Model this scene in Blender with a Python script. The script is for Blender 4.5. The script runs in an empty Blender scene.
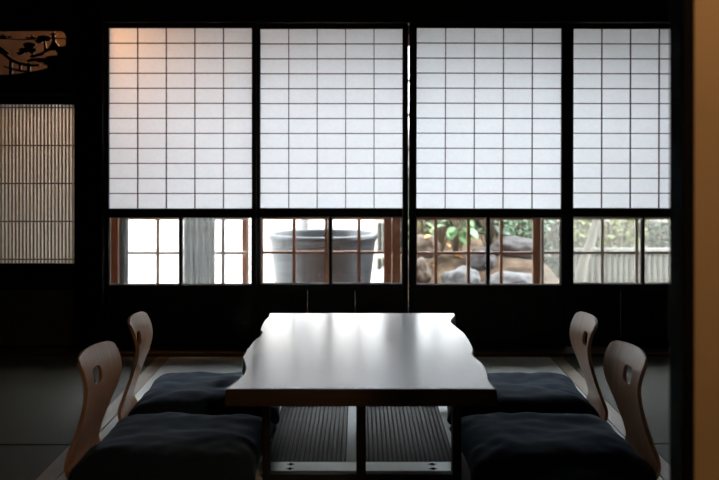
import bpy, bmesh, math, random
from mathutils import Vector, Matrix, noise

random.seed(7)
scn = bpy.context.scene
COL = scn.collection
F = 1000.0            # focal length in pixels of the 719 px wide frame
VX, VY = 360.0, 152.0  # vanishing point of the photograph
EYE = 1.10            # eye height above the tatami


def at(px, py, Y):
    """point of the place seen at photo pixel (px, py), at distance Y"""
    return Vector(((px - VX) * Y / F, Y, EYE - (py - VY) * Y / F))


def xat(px, Y): return (px - VX) * Y / F
def zat(py, Y): return EYE - (py - VY) * Y / F


# ------------------------------------------------------------------ materials
def new_mat(name):
    m = bpy.data.materials.new(name)
    m.use_nodes = True
    nt = m.node_tree
    nt.nodes.clear()
    out = nt.nodes.new('ShaderNodeOutputMaterial')
    return m, nt, out


def N(nt, kind, **kw):
    n = nt.nodes.new(kind)
    for k, v in kw.items():
        if hasattr(n, k):
            setattr(n, k, v)
        else:
            n.inputs[k].default_value = v
    return n


def ramp(nt, fac, stops):
    r = nt.nodes.new('ShaderNodeValToRGB')
    els = r.color_ramp.elements
    while len(els) < len(stops):
        els.new(0.5)
    for e, (p, c) in zip(els, stops):
        e.position = p
        e.color = (*c, 1)
    nt.links.new(fac, r.inputs['Fac'])
    return r


def coords(nt, scale=(1, 1, 1), loc=(0, 0, 0), rot=(0, 0, 0)):
    tc = nt.nodes.new('ShaderNodeTexCoord')
    mp = nt.nodes.new('ShaderNodeMapping')
    mp.inputs['Scale'].default_value = scale
    mp.inputs['Location'].default_value = loc
    mp.inputs['Rotation'].default_value = rot
    nt.links.new(tc.outputs['Object'], mp.inputs['Vector'])
    return mp.outputs['Vector']


def principled(nt, out, **kw):
    p = nt.nodes.new('ShaderNodeBsdfPrincipled')
    for k, v in kw.items():
        p.inputs[k].default_value = v
    nt.links.new(p.outputs[0], out.inputs['Surface'])
    return p


def mottled(name, c1, c2, scale=(8, 8, 8), rough=0.6, bump=0.0, detail=5, spec=0.5, nscale=1.0, **kw):
    m, nt, out = new_mat(name)
    p = principled(nt, out, Roughness=rough, **{'Specular IOR Level': spec}, **kw)
    v = coords(nt, scale)
    n = N(nt, 'ShaderNodeTexNoise', Scale=nscale, Detail=detail, Roughness=0.6)
    nt.links.new(v, n.inputs['Vector'])
    r = ramp(nt, n.outputs['Fac'], [(0.3, c1), (0.7, c2)])
    nt.links.new(r.outputs[0], p.inputs['Base Color'])
    if bump:
        b = N(nt, 'ShaderNodeBump', Strength=bump, Distance=0.01)
        nt.links.new(n.outputs['Fac'], b.inputs['Height'])
        nt.links.new(b.outputs[0], p.inputs['Normal'])
    return m


M = {}
M['black_wood'] = mottled('black_stained_wood', (.010, .007, .005), (.020, .014, .010), (30, 30, 3), .5, .05, spec=.25)
M['matt_black'] = mottled('matt_black_post', (.004, .0035, .003), (.008, .007, .006), (30, 30, 3), .8, spec=.04)
M['kumiko'] = mottled('lattice_wood', (.03, .035, .04), (.045, .05, .055), (40, 40, 8), .55, 0, spec=.3)
M['reed'] = mottled('reed_strip_wood', (.36, .29, .21), (.46, .38, .28), (40, 40, 3), .6)
M['brown_wood'] = mottled('weathered_brown_wood', (.22, .10, .055), (.34, .17, .10), (30, 30, 2.5), .5, .08)
M['flare_frame'] = mottled('flare_lightened_frame', (.74, .72, .69), (.80, .78, .75), (6, 6, 6), .5)  # grey lightened so the colour carries the lens flare over these bars
M['beige_frame'] = mottled('pale_beige_frame_wood', (.30, .28, .24), (.38, .355, .31), (20, 20, 2), .6)  # one even pale beige for door frame, beads and fence rails
M['sill_wood'] = mottled('brown_sill_wood', (.10, .062, .028), (.15, .095, .045), (2, 30, 30), .45, .03)
M['edging_wood'] = mottled('tan_edging_wood', (.23, .17, .105), (.32, .24, .155), (30, 3, 30), .45, .03)
M['corridor_floor'] = mottled('corridor_floorboards', (.20, .13, .08), (.29, .20, .13), (3, 25, 3), .35, .03)
M['tan_plaster'] = mottled('tan_plaster', (.30, .21, .145), (.37, .27, .19), (14, 14, 14), .9, .1)
M['ochre_plaster'] = mottled('ochre_clay_plaster', (.40, .27, .14), (.47, .32, .17), (5, 5, 5), .9, .15, spec=.1)
M['dark_ceiling'] = mottled('dark_ceiling_boards', (.02, .015, .011), (.035, .026, .02), (4, 30, 4), .6)
M['dark_plaster'] = mottled('dark_sand_plaster', (.035, .03, .02), (.05, .043, .03), (20, 20, 20), .9, .1, spec=.2)
M['olive_cloth'] = mottled('olive_green_panel_cloth', (.14, .15, .045), (.19, .20, .07), (60, 60, 60), .9, .05, spec=.1)
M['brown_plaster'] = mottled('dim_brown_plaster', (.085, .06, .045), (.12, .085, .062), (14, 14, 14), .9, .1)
M['white_plaster'] = mottled('white_garden_wall_plaster', (.70, .695, .68), (.76, .755, .74), (3, 3, 3), .9)
M['cream_plaster'] = mottled('cream_garden_wall_plaster', (.71, .67, .635), (.77, .73, .695), (3, 3, 3), .9)
M['gravel'] = mottled('pale_gravel', (.40, .38, .35), (.62, .6, .56), (60, 60, 60), .9, .3)
M['soil'] = mottled('garden_soil', (.16, .085, .045), (.36, .25, .16), (9, 9, 9), .95, .4)
M['beige_rock'] = mottled('beige_rock', (.07, .048, .032), (.135, .098, .07), (9, 9, 9), .85, .4)
M['grey_rock'] = mottled('grey_rock', (.09, .09, .092), (.15, .15, .15), (10, 10, 10), .85, .4)
M['mauve_rock'] = mottled('grey_brown_rock', (.035, .031, .030), (.065, .057, .055), (10, 10, 10), .85, .4)
M['leaf_light'] = mottled('light_green_leaf', (.085, .19, .06), (.14, .25, .09), (12, 12, 12), .4)
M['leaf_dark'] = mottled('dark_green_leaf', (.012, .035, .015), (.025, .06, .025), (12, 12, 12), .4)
M['leaf_pale'] = mottled('pale_green_leaf', (.12, .20, .12), (.17, .26, .165), (12, 12, 12), .5)
M['leaf_yellow'] = mottled('yellow_green_leaf', (.09, .11, .025), (.14, .155, .045), (12, 12, 12), .5)
M['leaf_orange'] = mottled('orange_leaf', (.55, .24, .06), (.65, .32, .10), (12, 12, 12), .6)
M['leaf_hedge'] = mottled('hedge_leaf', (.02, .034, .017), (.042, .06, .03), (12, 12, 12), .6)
M['stem'] = mottled('plant_stem', (.10, .07, .04), (.16, .11, .07), (30, 30, 6), .8)
M['bark'] = mottled('pale_bark', (.12, .112, .09), (.165, .15, .125), (14, 14, 5), .9, .3)
M['bamboo'] = mottled('weathered_bamboo', (.042, .04, .03), (.07, .065, .05), (30, 30, 2), .6)
M['pale_bamboo'] = mottled('pale_bamboo', (.09, .088, .08), (.13, .126, .115), (3, 30, 30), .6)
M['stone_pot'] = mottled('grey_stone_pot', (.026, .031, .036), (.044, .049, .054), (12, 12, 12), .36, .12)
M['pot_water'] = mottled('dark_still_water', (.02, .03, .03), (.03, .04, .04), (3, 3, 3), .05)
M['pipe_grey'] = mottled('grey_pipe', (.14, .14, .15), (.2, .2, .21), (8, 8, 8), .5)
M['curtain'] = mottled('pale_grey_curtain', (.42, .43, .43), (.5, .51, .51), (60, 60, 60), .9)
M['navy'] = mottled('navy_cotton', (.009, .018, .034), (.016, .029, .050), (160, 160, 160), .85, .15, spec=.2,
                    **{'Sheen Weight': .35, 'Sheen Roughness': .45, 'Sheen Tint': (.40, .60, .85, 1)})
M['plank_edge'] = mottled('dark_plank_edge', (.045, .028, .016), (.07, .046, .027), (3, 30, 60), .55, .05, spec=.2)
M['alu_dull'] = mottled('dull_aluminium', (.40, .43, .43), (.47, .50, .50), (200, 3, 200), .6, .03, Metallic=1.0)
M['rib'] = mottled('dark_ribbed_wood', (.026, .025, .0235), (.044, .042, .039), (40, 3, 40), .55, .05, spec=.35)
M['board_bed'] = mottled('black_board_bed', (.014, .013, .012), (.02, .018, .016), (40, 3, 40), .7, spec=.15)
M['slot'] = mottled('black_slot', (.004, .004, .004), (.006, .006, .006), (9, 9, 9), .9, spec=.05)
M['alu'] = mottled('brushed_aluminium', (.80, .86, .86), (.88, .93, .93), (3, 200, 200), .34, .03, Metallic=1.0)
M['table_frame'] = mottled('black_table_frame', (.010, .009, .008), (.016, .014, .012), (20, 20, 20), .5, spec=.3)

# shoji paper: thin translucent washi with fibres
m, nt, out = new_mat('washi_paper')
v = coords(nt, (60, 60, 90))
n = N(nt, 'ShaderNodeTexNoise', Scale=1.0, Detail=6.0)
nt.links.new(v, n.inputs['Vector'])
r = ramp(nt, n.outputs['Fac'], [(.3, (.85, .865, .89)), (.7, (.90, .912, .93))])
tr = N(nt, 'ShaderNodeBsdfTranslucent'); df = N(nt, 'ShaderNodeBsdfDiffuse')
nt.links.new(r.outputs[0], tr.inputs['Color']); nt.links.new(r.outputs[0], df.inputs['Color'])
mx = N(nt, 'ShaderNodeMixShader'); mx.inputs[0].default_value = .78
nt.links.new(df.outputs[0], mx.inputs[1]); nt.links.new(tr.outputs[0], mx.inputs[2])
nt.links.new(mx.outputs[0], out.inputs['Surface'])
M['paper'] = m

m, nt, out = new_mat('aged_backing_paper')
v = coords(nt, (30, 30, 30))
n = N(nt, 'ShaderNodeTexNoise', Scale=1.0, Detail=4.0)
nt.links.new(v, n.inputs['Vector'])
r = ramp(nt, n.outputs['Fac'], [(.3, (.82, .79, .72)), (.7, (.87, .84, .77))])
tr = N(nt, 'ShaderNodeBsdfTranslucent'); df = N(nt, 'ShaderNodeBsdfDiffuse')
nt.links.new(r.outputs[0], tr.inputs['Color']); nt.links.new(r.outputs[0], df.inputs['Color'])
mx = N(nt, 'ShaderNodeMixShader'); mx.inputs[0].default_value = .78
nt.links.new(df.outputs[0], mx.inputs[1]); nt.links.new(tr.outputs[0], mx.inputs[2])
nt.links.new(mx.outputs[0], out.inputs['Surface'])
M['aged_paper'] = m


def glass(name, haze=0.0, haze_col=(.8, .8, .76)):
    """thin window pane: transparent with a grazing reflection, plus a painted reflection veil when haze > 0"""
    m, nt, out = new_mat(name)
    lw = N(nt, 'ShaderNodeLayerWeight'); lw.inputs['Blend'].default_value = .5
    pw = N(nt, 'ShaderNodeMath', operation='POWER'); pw.inputs[1].default_value = 5.0
    ma = N(nt, 'ShaderNodeMath', operation='MULTIPLY_ADD'); ma.inputs[1].default_value = .6; ma.inputs[2].default_value = .03
    nt.links.new(lw.outputs['Facing'], pw.inputs[0]); nt.links.new(pw.outputs[0], ma.inputs[0])
    t = N(nt, 'ShaderNodeBsdfTransparent'); g = N(nt, 'ShaderNodeBsdfGlossy'); g.inputs['Roughness'].default_value = .02
    mx = N(nt, 'ShaderNodeMixShader')
    nt.links.new(ma.outputs[0], mx.inputs[0]); nt.links.new(t.outputs[0], mx.inputs[1]); nt.links.new(g.outputs[0], mx.inputs[2])
    last = mx
    if haze:
        tl = N(nt, 'ShaderNodeBsdfTranslucent'); tl.inputs['Color'].default_value = (*haze_col, 1)
        nz = N(nt, 'ShaderNodeTexNoise', Scale=6.0, Detail=3.0)
        nt.links.new(coords(nt, (1, 1, .5)), nz.inputs['Vector'])
        mr = N(nt, 'ShaderNodeMapRange'); mr.inputs['To Min'].default_value = haze * .8; mr.inputs['To Max'].default_value = haze * 1.2
        nt.links.new(nz.outputs['Fac'], mr.inputs['Value'])
        m2 = N(nt, 'ShaderNodeMixShader')
        nt.links.new(mr.outputs[0], m2.inputs[0]); nt.links.new(mx.outputs[0], m2.inputs[1]); nt.links.new(tl.outputs[0], m2.inputs[2])
        last = m2
    nt.links.new(last.outputs[0], out.inputs['Surface'])
    return m


M['glass'] = glass('clear_window_glass')
M['veil_glass'] = glass('reflection_veil_glass', .055, (.80, .80, .72))  # whitish haze mixed into the pane stands for a reflection veil

# lacquered plank with cathedral grain
m, nt, out = new_mat('lacquered_table_plank')
p = principled(nt, out, **{'Specular IOR Level': .9, 'Coat Weight': 1.0, 'Coat Roughness': .22, 'Coat IOR': 3.4})
v = coords(nt, (1, .14, 1), (-.125, -.43, 0))
nz = N(nt, 'ShaderNodeTexNoise', Scale=7.0, Detail=4.0)
nt.links.new(v, nz.inputs['Vector'])
mxv = N(nt, 'ShaderNodeMixRGB', blend_type='ADD'); mxv.inputs[0].default_value = .045
nt.links.new(v, mxv.inputs[1]); nt.links.new(nz.outputs['Color'], mxv.inputs[2])
wv = N(nt, 'ShaderNodeTexWave', wave_type='RINGS', rings_direction='Z', wave_profile='SIN')
wv.inputs['Scale'].default_value = 60.0; wv.inputs['Distortion'].default_value = 1.2; wv.inputs['Detail'].default_value = 2.0
nt.links.new(mxv.outputs[0], wv.inputs['Vector'])
fine = N(nt, 'ShaderNodeTexNoise', Scale=1.0, Detail=4.0)
nt.links.new(coords(nt, (260, 9, 260)), fine.inputs['Vector'])
r = ramp(nt, wv.outputs['Fac'], [(.15, (.034, .023, .015)), (.8, (.06, .043, .03))])
nt.links.new(r.outputs[0], p.inputs['Base Color'])
mr = N(nt, 'ShaderNodeMapRange'); mr.inputs['To Min'].default_value = .41; mr.inputs['To Max'].default_value = .46
nt.links.new(wv.outputs['Fac'], mr.inputs['Value']); nt.links.new(mr.outputs[0], p.inputs['Roughness'])
bp = N(nt, 'ShaderNodeBump', Strength=.05, Distance=.0005)
ad = N(nt, 'ShaderNodeMath', operation='MULTIPLY_ADD'); ad.inputs[1].default_value = .25
nt.links.new(fine.outputs['Fac'], ad.inputs[0]); nt.links.new(wv.outputs['Fac'], ad.inputs[2])
nt.links.new(ad.outputs[0], bp.inputs['Height'])
nt.links.new(bp.outputs[0], p.inputs['Normal']); nt.links.new(bp.outputs[0], p.inputs['Coat Normal'])
M['plank'] = m

# bent plywood
def ply(name, c1, c2):
    m, nt, out = new_mat(name)
    p = principled(nt, out, Roughness=.38, **{'Specular IOR Level': .45})
    w = N(nt, 'ShaderNodeTexNoise', Scale=1.0, Detail=5.0)
    nt.links.new(coords(nt, (4, 70, 4)), w.inputs['Vector'])
    r = ramp(nt, w.outputs['Fac'], [(.3, c1), (.7, c2)])
    nt.links.new(r.outputs[0], p.inputs['Base Color'])
    return m


M['ply'] = ply('brown_bent_plywood', (.60, .34, .19), (.72, .44, .265))

# tatami: woven rush; the weave direction sets the sheen
def tatami(name, along, c1, c2, rough, spec, sheen):
    m, nt, out = new_mat(name)
    p = principled(nt, out, Roughness=rough, **{'Specular IOR Level': spec, 'Sheen Weight': sheen, 'Sheen Roughness': .5})
    sc = (400, 12, 1) if along == 'y' else (12, 400, 1)
    n1 = N(nt, 'ShaderNodeTexNoise', Scale=1.0, Detail=3.0)
    nt.links.new(coords(nt, sc), n1.inputs['Vector'])
    r = ramp(nt, n1.outputs['Fac'], [(.3, c1), (.7, c2)])
    nt.links.new(r.outputs[0], p.inputs['Base Color'])
    b = N(nt, 'ShaderNodeBump', Strength=.25, Distance=.002)
    nt.links.new(n1.outputs['Fac'], b.inputs['Height']); nt.links.new(b.outputs[0], p.inputs['Normal'])
    return m


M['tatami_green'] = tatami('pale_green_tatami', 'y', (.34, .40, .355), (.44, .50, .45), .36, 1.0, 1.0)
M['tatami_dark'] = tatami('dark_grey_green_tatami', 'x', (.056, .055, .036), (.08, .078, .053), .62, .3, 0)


# ------------------------------------------------------------------ mesh helpers
def box(bm, x0, x1, y0, y1, z0, z1, bevel=0.0):
    res = bmesh.ops.create_cube(bm, size=1.0)
    vs = res['verts']
    for v in vs:
        v.co = Vector(((x0 + x1) / 2 + v.co.x * (x1 - x0), (y0 + y1) / 2 + v.co.y * (y1 - y0), (z0 + z1) / 2 + v.co.z * (z1 - z0)))
    if bevel:
        es = list({e for v in vs for e in v.link_edges})
        bmesh.ops.bevel(bm, geom=es, offset=bevel, segments=2, affect='EDGES', profile=.5)


def prism(bm, loops, y0, y1):
    """extrude a flat outline (first loop) with holes (others), points (x, z), from y0 to y1"""
    t = bmesh.new()
    es = []
    for lp in loops:
        vs = [t.verts.new((x, y0, z)) for x, z in lp]
        for i in range(len(vs)):
            es.append(t.edges.new((vs[i], vs[(i + 1) % len(vs)])))
    bmesh.ops.triangle_fill(t, use_beauty=True, use_dissolve=False, edges=es)
    r = bmesh.ops.extrude_face_region(t, geom=list(t.faces))
    for g in r['geom']:
        if isinstance(g, bmesh.types.BMVert):
            g.co.y = y1
    bmesh.ops.recalc_face_normals(t, faces=list(t.faces))
    merge(bm, t)


def merge(bm, t):
    me = bpy.data.meshes.new('tmp')
    t.to_mesh(me); t.free()
    bm.from_mesh(me)
    bpy.data.meshes.remove(me)


def tube(bm, pts, rads, seg=10, cap=True):
    rings = []
    for i, p in enumerate(pts):
        p = Vector(p)
        a = Vector(pts[max(i - 1, 0)]); b = Vector(pts[min(i + 1, len(pts) - 1)])
        d = (b - a).normalized()
        u = d.orthogonal().normalized() if abs(d.z) < .9 else Vector((1, 0, 0))
        u = (u - d * u.dot(d)).normalized()
        w = d.cross(u)
        rr = rads[i] if isinstance(rads, (list, tuple)) else rads
        rings.append([bm.verts.new(p + (u * math.cos(2 * math.pi * k / seg) + w * math.sin(2 * math.pi * k / seg)) * rr) for k in range(seg)])
    for a, b in zip(rings, rings[1:]):
        for k in range(seg):
            bm.faces.new((a[k], a[(k + 1) % seg], b[(k + 1) % seg], b[k]))
    if cap:
        bm.faces.new(rings[0][::-1]); bm.faces.new(rings[-1])


def lathe(bm, prof, seg=48):
    rings = []
    for r, z in prof:
        if r < 1e-5:
            rings.append([bm.verts.new((0, 0, z))])
        else:
            rings.append([bm.verts.new((r * math.cos(2 * math.pi * k / seg), r * math.sin(2 * math.pi * k / seg), z)) for k in range(seg)])
    for a, b in zip(rings, rings[1:]):
        for k in range(seg):
            k2 = (k + 1) % seg
            if len(a) == 1 and len(b) == 1: continue
            if len(a) == 1: bm.faces.new((a[0], b[k2], b[k]))
            elif len(b) == 1: bm.faces.new((a[k], a[k2], b[0]))
            else: bm.faces.new((a[k], a[k2], b[k2], b[k]))


def obj(name, bm, mat, parent=None, smooth=False, loc=None):
    bmesh.ops.recalc_face_normals(bm, faces=list(bm.faces))
    me = bpy.data.meshes.new(name)
    bm.to_mesh(me); bm.free()
    if smooth:
        for f in me.polygons: f.use_smooth = True
    me.materials.append(mat)
    o = bpy.data.objects.new(name, me)
    COL.objects.link(o)
    if loc is not None: o.location = loc
    if parent is not None: o.parent = parent
    return o


def tag(o, label=None, cat=None, group=None, kind=None):
    if label: o['label'] = label
    if cat: o['category'] = cat
    if group: o['group'] = group
    if kind: o['kind'] = kind
    return o


def empty(name, loc=(0, 0, 0), rz=0.0, label=None, cat=None, group=None, kind=None):
    o = bpy.data.objects.new(name, None)
    o.empty_display_size = .1
    COL.objects.link(o)
    o.location = loc; o.rotation_euler = (0, 0, rz)
    return tag(o, label, cat, group, kind)


def copy_tree(o, parent=None):
    c = o.copy(); COL.objects.link(c)
    if parent is not None: c.parent = parent
    for ch in [k for k in o.children]:
        copy_tree(ch, c)
    return c


def bx(name, mat, dims, parent=None, bevel=0.0):
    bm = bmesh.new(); box(bm, *dims, bevel=bevel)
    return obj(name, bm, mat, parent)


def struct(name, mat, dims, label, cat, bevel=0.0):
    return tag(bx(name, mat, dims, None, bevel), label, cat, kind='structure')


# ------------------------------------------------------------------ room shell
YS = 5.55      # the shoji wall
fl = struct('floor', M['board_bed'], (-3.2, 2.4, -3.0, 5.62, -.16, -.05), 'dark floor laid with tatami mats and tan edging strips', 'floor')
# tatami in the middle, between two tan strips
XE = 1.02
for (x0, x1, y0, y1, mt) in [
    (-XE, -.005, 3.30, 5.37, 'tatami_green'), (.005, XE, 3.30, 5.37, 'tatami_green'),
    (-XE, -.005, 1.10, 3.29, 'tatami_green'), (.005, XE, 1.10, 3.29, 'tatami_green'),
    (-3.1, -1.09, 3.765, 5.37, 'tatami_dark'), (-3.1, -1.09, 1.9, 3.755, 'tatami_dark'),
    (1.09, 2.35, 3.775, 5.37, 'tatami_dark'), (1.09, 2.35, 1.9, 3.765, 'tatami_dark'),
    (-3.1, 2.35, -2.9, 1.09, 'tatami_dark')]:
    bx('tatami_mat', M[mt], (x0, x1, y0, y1, -.05, 0), fl, .003)
for s in (-1, 1):
    a, b = sorted((s * 1.022, s * 1.088))
    bx('edging_strip', M['edging_wood'], (a, b, 1.10, 5.37, -.05, .001), fl, .002)
tag(bx('trim_1', M['sill_wood'], (-3.1, 2.35, 5.372, 5.62, -.05, .018)), 'brown wooden sill under the paper screens', 'sill', kind='structure')

struct('ceiling', M['dark_ceiling'], (-3.3, 2.5, -3.1, 5.5, 2.42, 2.52), 'dark boarded ceiling of the room', 'ceiling')
struct('wall_left', M['dark_plaster'], (-3.3, -3.2, -3.1, 5.5, -.1, 2.5), 'dark left wall of the room', 'wall')
struct('wall_right', M['dark_plaster'], (2.4, 2.5, 1.95, 5.5, -.1, 2.5), 'dark right wall behind the ochre wall', 'wall')
struct('wall_front', M['tan_plaster'], (-3.3, 2.5, -3.2, -3.1, -.1, 2.5), 'wall behind the viewer', 'wall')
struct('wall_side', M['dark_plaster'], (2.4, 2.5, -3.1, 1.95, -.1, 2.5), 'side wall of the viewer\'s room', 'wall')
struct('wall_near', M['ochre_plaster'], (xat(693.5, 1.96), 2.4, 1.955, 2.03, 0, 2.42), 'ochre clay wall in the near right foreground', 'wall')
struct('trim_2', M['matt_black'], (xat(669, 2.04), xat(693.5, 1.96) - .0005, 1.95, 2.04, 0, 2.42), 'black post edging the ochre wall', 'post', .003)

# wall above the screens, lintels, posts
struct('wall_back', M['dark_plaster'], (-3.2, 2.5, 5.52, 5.62, 1.95, 2.6), 'dark wall strip above the paper screens', 'wall')
struct('trim_3', M['black_wood'], (xat(107, YS), 2.4, 5.48, 5.64, 1.812, 1.95), 'black lintel over the paper screens', 'lintel', .004)
struct('trim_4', M['matt_black'], (xat(78.5, YS), xat(106.5, YS), 5.46, 5.64, .018, 1.95), 'black post between reed door and paper screens', 'post', .004)

# ------------------------------------------------------------------ shoji screens with glass lower part
ZT, ZB = zat(28.6, YS), zat(208.3, YS)       # paper
GT, GB = zat(216.8, YS), zat(284.2, YS)      # glass
ZBOT, ZTOP = .0185, 1.815


def shoji(name, px0, px1, pl, pr, yoff, cols, label, gaps, tilt=0.0, divider=None):
    """px0..px1 paper edges in the photo, pl/pr outer stile edges"""
    Y = YS + yoff
    X0, X1, A, B = xat(px0, YS), xat(px1, YS), xat(pl, YS), xat(pr, YS)
    root = empty(name, ((A + B) / 2, Y, ZBOT), 0, label, 'screen', None, 'structure')
    ox, oz = (A + B) / 2, ZBOT
    t = .015
    L = lambda x0, x1, z0, z1, y0=-t, y1=t: (x0 - ox, x1 - ox, y0, y1, z0 - oz, z1 - oz)
    bx('stile', M['black_wood'], L(A, X0, ZBOT, ZTOP), root, .002)
    bx('stile', M['black_wood'], L(X1, B, ZBOT, ZTOP), root, .002)
    bx('top_rail', M['black_wood'], L(X0, X1, ZT, ZTOP), root, .002)
    bx('middle_rail', M['black_wood'], L(X0, X1, GT, ZB), root, .002)
    bx('lower_rail', M['black_wood'], L(X0, X1, GB - .035, GB), root, .002)
    bx('bottom_rail', M['black_wood'], L(X0, X1, ZBOT, ZBOT + .045), root, .002)
    # paper on the corridor side, lattice on the room side
    bx('paper', M['paper'], L(X0 - .004, X1 + .004, ZB - .003, ZT + .003, .0075, .0085), root)
    bm = bmesh.new()
    for k in range(1, cols):
        x = X0 + (X1 - X0) * k / cols
        box(bm, *L(x - .0023, x + .0023, ZB, ZT, -.0075, .007))
    for k in range(1, 12):
        z = ZB + (ZT - ZB) * k / 12
        box(bm, *L(X0, X1, z - .0026, z + .0026, -.0075, .007))
    obj('lattice', bm, M['kumiko'], root)
    # glass with its own thin frame and a middle bar
    xm = xat(divider, YS) if divider else (X0 + X1) / 2
    bx('middle_bar', M['black_wood'], L(xm - .0065, xm + .0065, GB, GT, -.012, .012), root, .001)
    bx('glass_pane', M['glass'], L(X0, xm - .0065, GB, GT, -.002, .002), root)
    bx('glass_pane', M['glass'], L(xm + .0065, X1, GB, GT, -.002, .002), root)
    bm = bmesh.new()
    for (a, b) in ((X0, xm - .0065), (xm + .0065, X1)):
        box(bm, *L(a, a + .006, GB, GT, .003, .011)); box(bm, *L(b - .006, b, GB, GT, .003, .011))
        box(bm, *L(a + .006, b - .006, GB, GB + .006, .003, .011)); box(bm, *L(a + .006, b - .006, GT - .006, GT, .003, .011))
    obj('glazing_bead', bm, M['beige_frame'], root)
    # wooden lower boards, with a hairline gap between them when gaps is set
    z0, z1 = ZBOT + .045, GB - .035
    g = .0009 if gaps else 0
    for k in range(3):
        a = X0 + (X1 - X0) * k / 3 + (g if k else 0)
        b = X0 + (X1 - X0) * (k + 1) / 3 - (g if k < 2 else 0)
        bx('lower_board', M['black_wood'], L(a, b, z0, z1, -.006, .006), root, 0 if gaps else .001)
    if tilt: root.rotation_euler = (0, tilt, 0)
    return root


shoji('door_1', 110.0, 252.4, 106.7, 256.6, -.018, 5, 'leftmost paper screen with an orange glow in its upper corner', False, divider=181.3)
shoji('door_2', 260.0, 402.6, 256.0, 408.3, .018, 5, 'paper screen whose lower glass shows the big grey pot', True, divider=330.3)
shoji('door_3', 415.6, 559.8, 408.3, 564.5, -.018, 5, 'paper screen whose lower glass shows green leaves and boulders', False, tilt=.003, divider=487.3)
shoji('door_4', 573.2, 717.0, 565.6, 722, .018, 5, 'rightmost paper screen, partly hidden by the black post', True, tilt=.0022, divider=643.5)
# filler wall to the right of the last screen (hidden behind the near wall)
struct('wall_corner', M['dark_plaster'], (xat(722.5, YS), 2.4, 5.50, 5.60, .018, 1.812), 'dark wall right of the last paper screen', 'wall')

# ------------------------------------------------------------------ reed-lattice door on the left
dr = empty('door_5', (xat(0, YS), YS, .018), 0, 'sliding door with fine vertical reed lattice at the left edge', 'door', None, 'structure')
ox, oz = xat(0, YS), .018
L = lambda x0, x1, z0, z1, y0=-.016, y1=.016: (x0 - ox, x1 - ox, y0, y1, z0 - oz, z1 - oz)
xl, xr = -2.72, xat(75, YS)
zt, zb = zat(104.5, YS), zat(263.5, YS)
zp1, zp0 = zat(289.5, YS), zat(345, YS)
bx('stile', M['black_wood'], L(xl - .05, xl, .018, zt + .05), dr, .002)
bx('stile', M['black_wood'], L(xr, xat(78, YS), .018, zt + .05), dr, .002)
bx('rail', M['black_wood'], L(xl, xr, zt, zt + .05), dr, .002)
bx('rail', M['black_wood'], L(xl, xr, zp1, zb), dr, .002)
bx('rail', M['black_wood'], L(xl, xr, .018, zp0), dr, .002)
bx('backing_paper', M['aged_paper'], L(xl, xr, zb, zt, .009, .010), dr)
bx('lower_panel', M['olive_cloth'], L(xl, xr, zp0, zp1, -.008, .004), dr)
bm = bmesh.new()
x = xr - .012
while x > xl + .006:
    box(bm, *L(x - .0030, x + .0030, zb, zt, -.006, .003))
    x -= .01985
obj('reed_lattice', bm, M['reed'], dr)
bm = bmesh.new()
for py in (107.5, 145.5, 183.5, 221.5, 259.5):
    z = zat(py, YS)
    box(bm, *L(xl, xr, z - .0032, z + .0032, .003, .009))
obj('cross_bar', bm, M['black_wood'], dr)

# header over the reed door, with the carved transom above it
struct('trim_5', M['black_wood'], (-2.8, xat(78.5, YS), 5.49, 5.62, zat(104.5, YS) + .052, zat(80, YS)), 'black header between reed door and carved transom', 'lintel', .003)
struct('wall_inner', M['dark_plaster'], (-3.2, -2.78, 5.5, 5.6, -.05, 1.95), 'dark wall left of the reed door', 'wall')

tz0, tz1 = zat(80, YS) + .001, 1.949
tr_root = empty('carved_transom', (xat(30, YS), YS, tz0), 0, 'dark carved openwork transom with pagoda, pines and arched bridge above the reed door', 'transom')
tx, tzz = xat(30, YS), tz0
P = lambda pts: [(xat(a, YS) - tx, zat(b, YS) - tzz) for a, b in pts]
outer = [(-2.78 - tx, 0), (xat(78.4, YS) - tx, 0), (xat(78.4, YS) - tx, tz1 - tz0), (-2.78 - tx, tz1 - tz0)]
hole = P([(-48, 31.5), (0, 31.3), (30, 31.2), (61.5, 31.2), (64.5, 33), (66.3, 36), (66.5, 43), (65.8, 45.5), (63, 46.8), (59, 46.2), (56.5, 49),
          (56.5, 52.6), (58.2, 53.6), (57.4, 55.3), (52, 55.6), (47, 56.5), (44, 61), (43.8, 64.3), (48, 66.4), (47.6, 68), (42, 69.6), (34, 71.4), (28, 72.3), (18, 74), (8, 74.8),
          (-20, 74.8), (-48, 74.8)])
bm = bmesh.new(); prism(bm, [outer, hole], -.012, .012)
obj('panel', bm, M['black_wood'], tr_root)


def carve(name, polys, y0=-.009, y1=.009):
    bm = bmesh.new()
    for pl in polys: prism(bm, [P(pl)], y0, y1)
    return obj(name, bm, M['black_wood'], tr_root)


def blob(cx, cy, rx, ry, n=14, wob=.18):
    return [(cx + rx * math.cos(2 * math.pi * k / n) * (1 + wob * math.sin(5 * k)), cy + ry * math.sin(2 * math.pi * k / n) * (1 + wob * math.cos(3 * k))) for k in range(n)]


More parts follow.
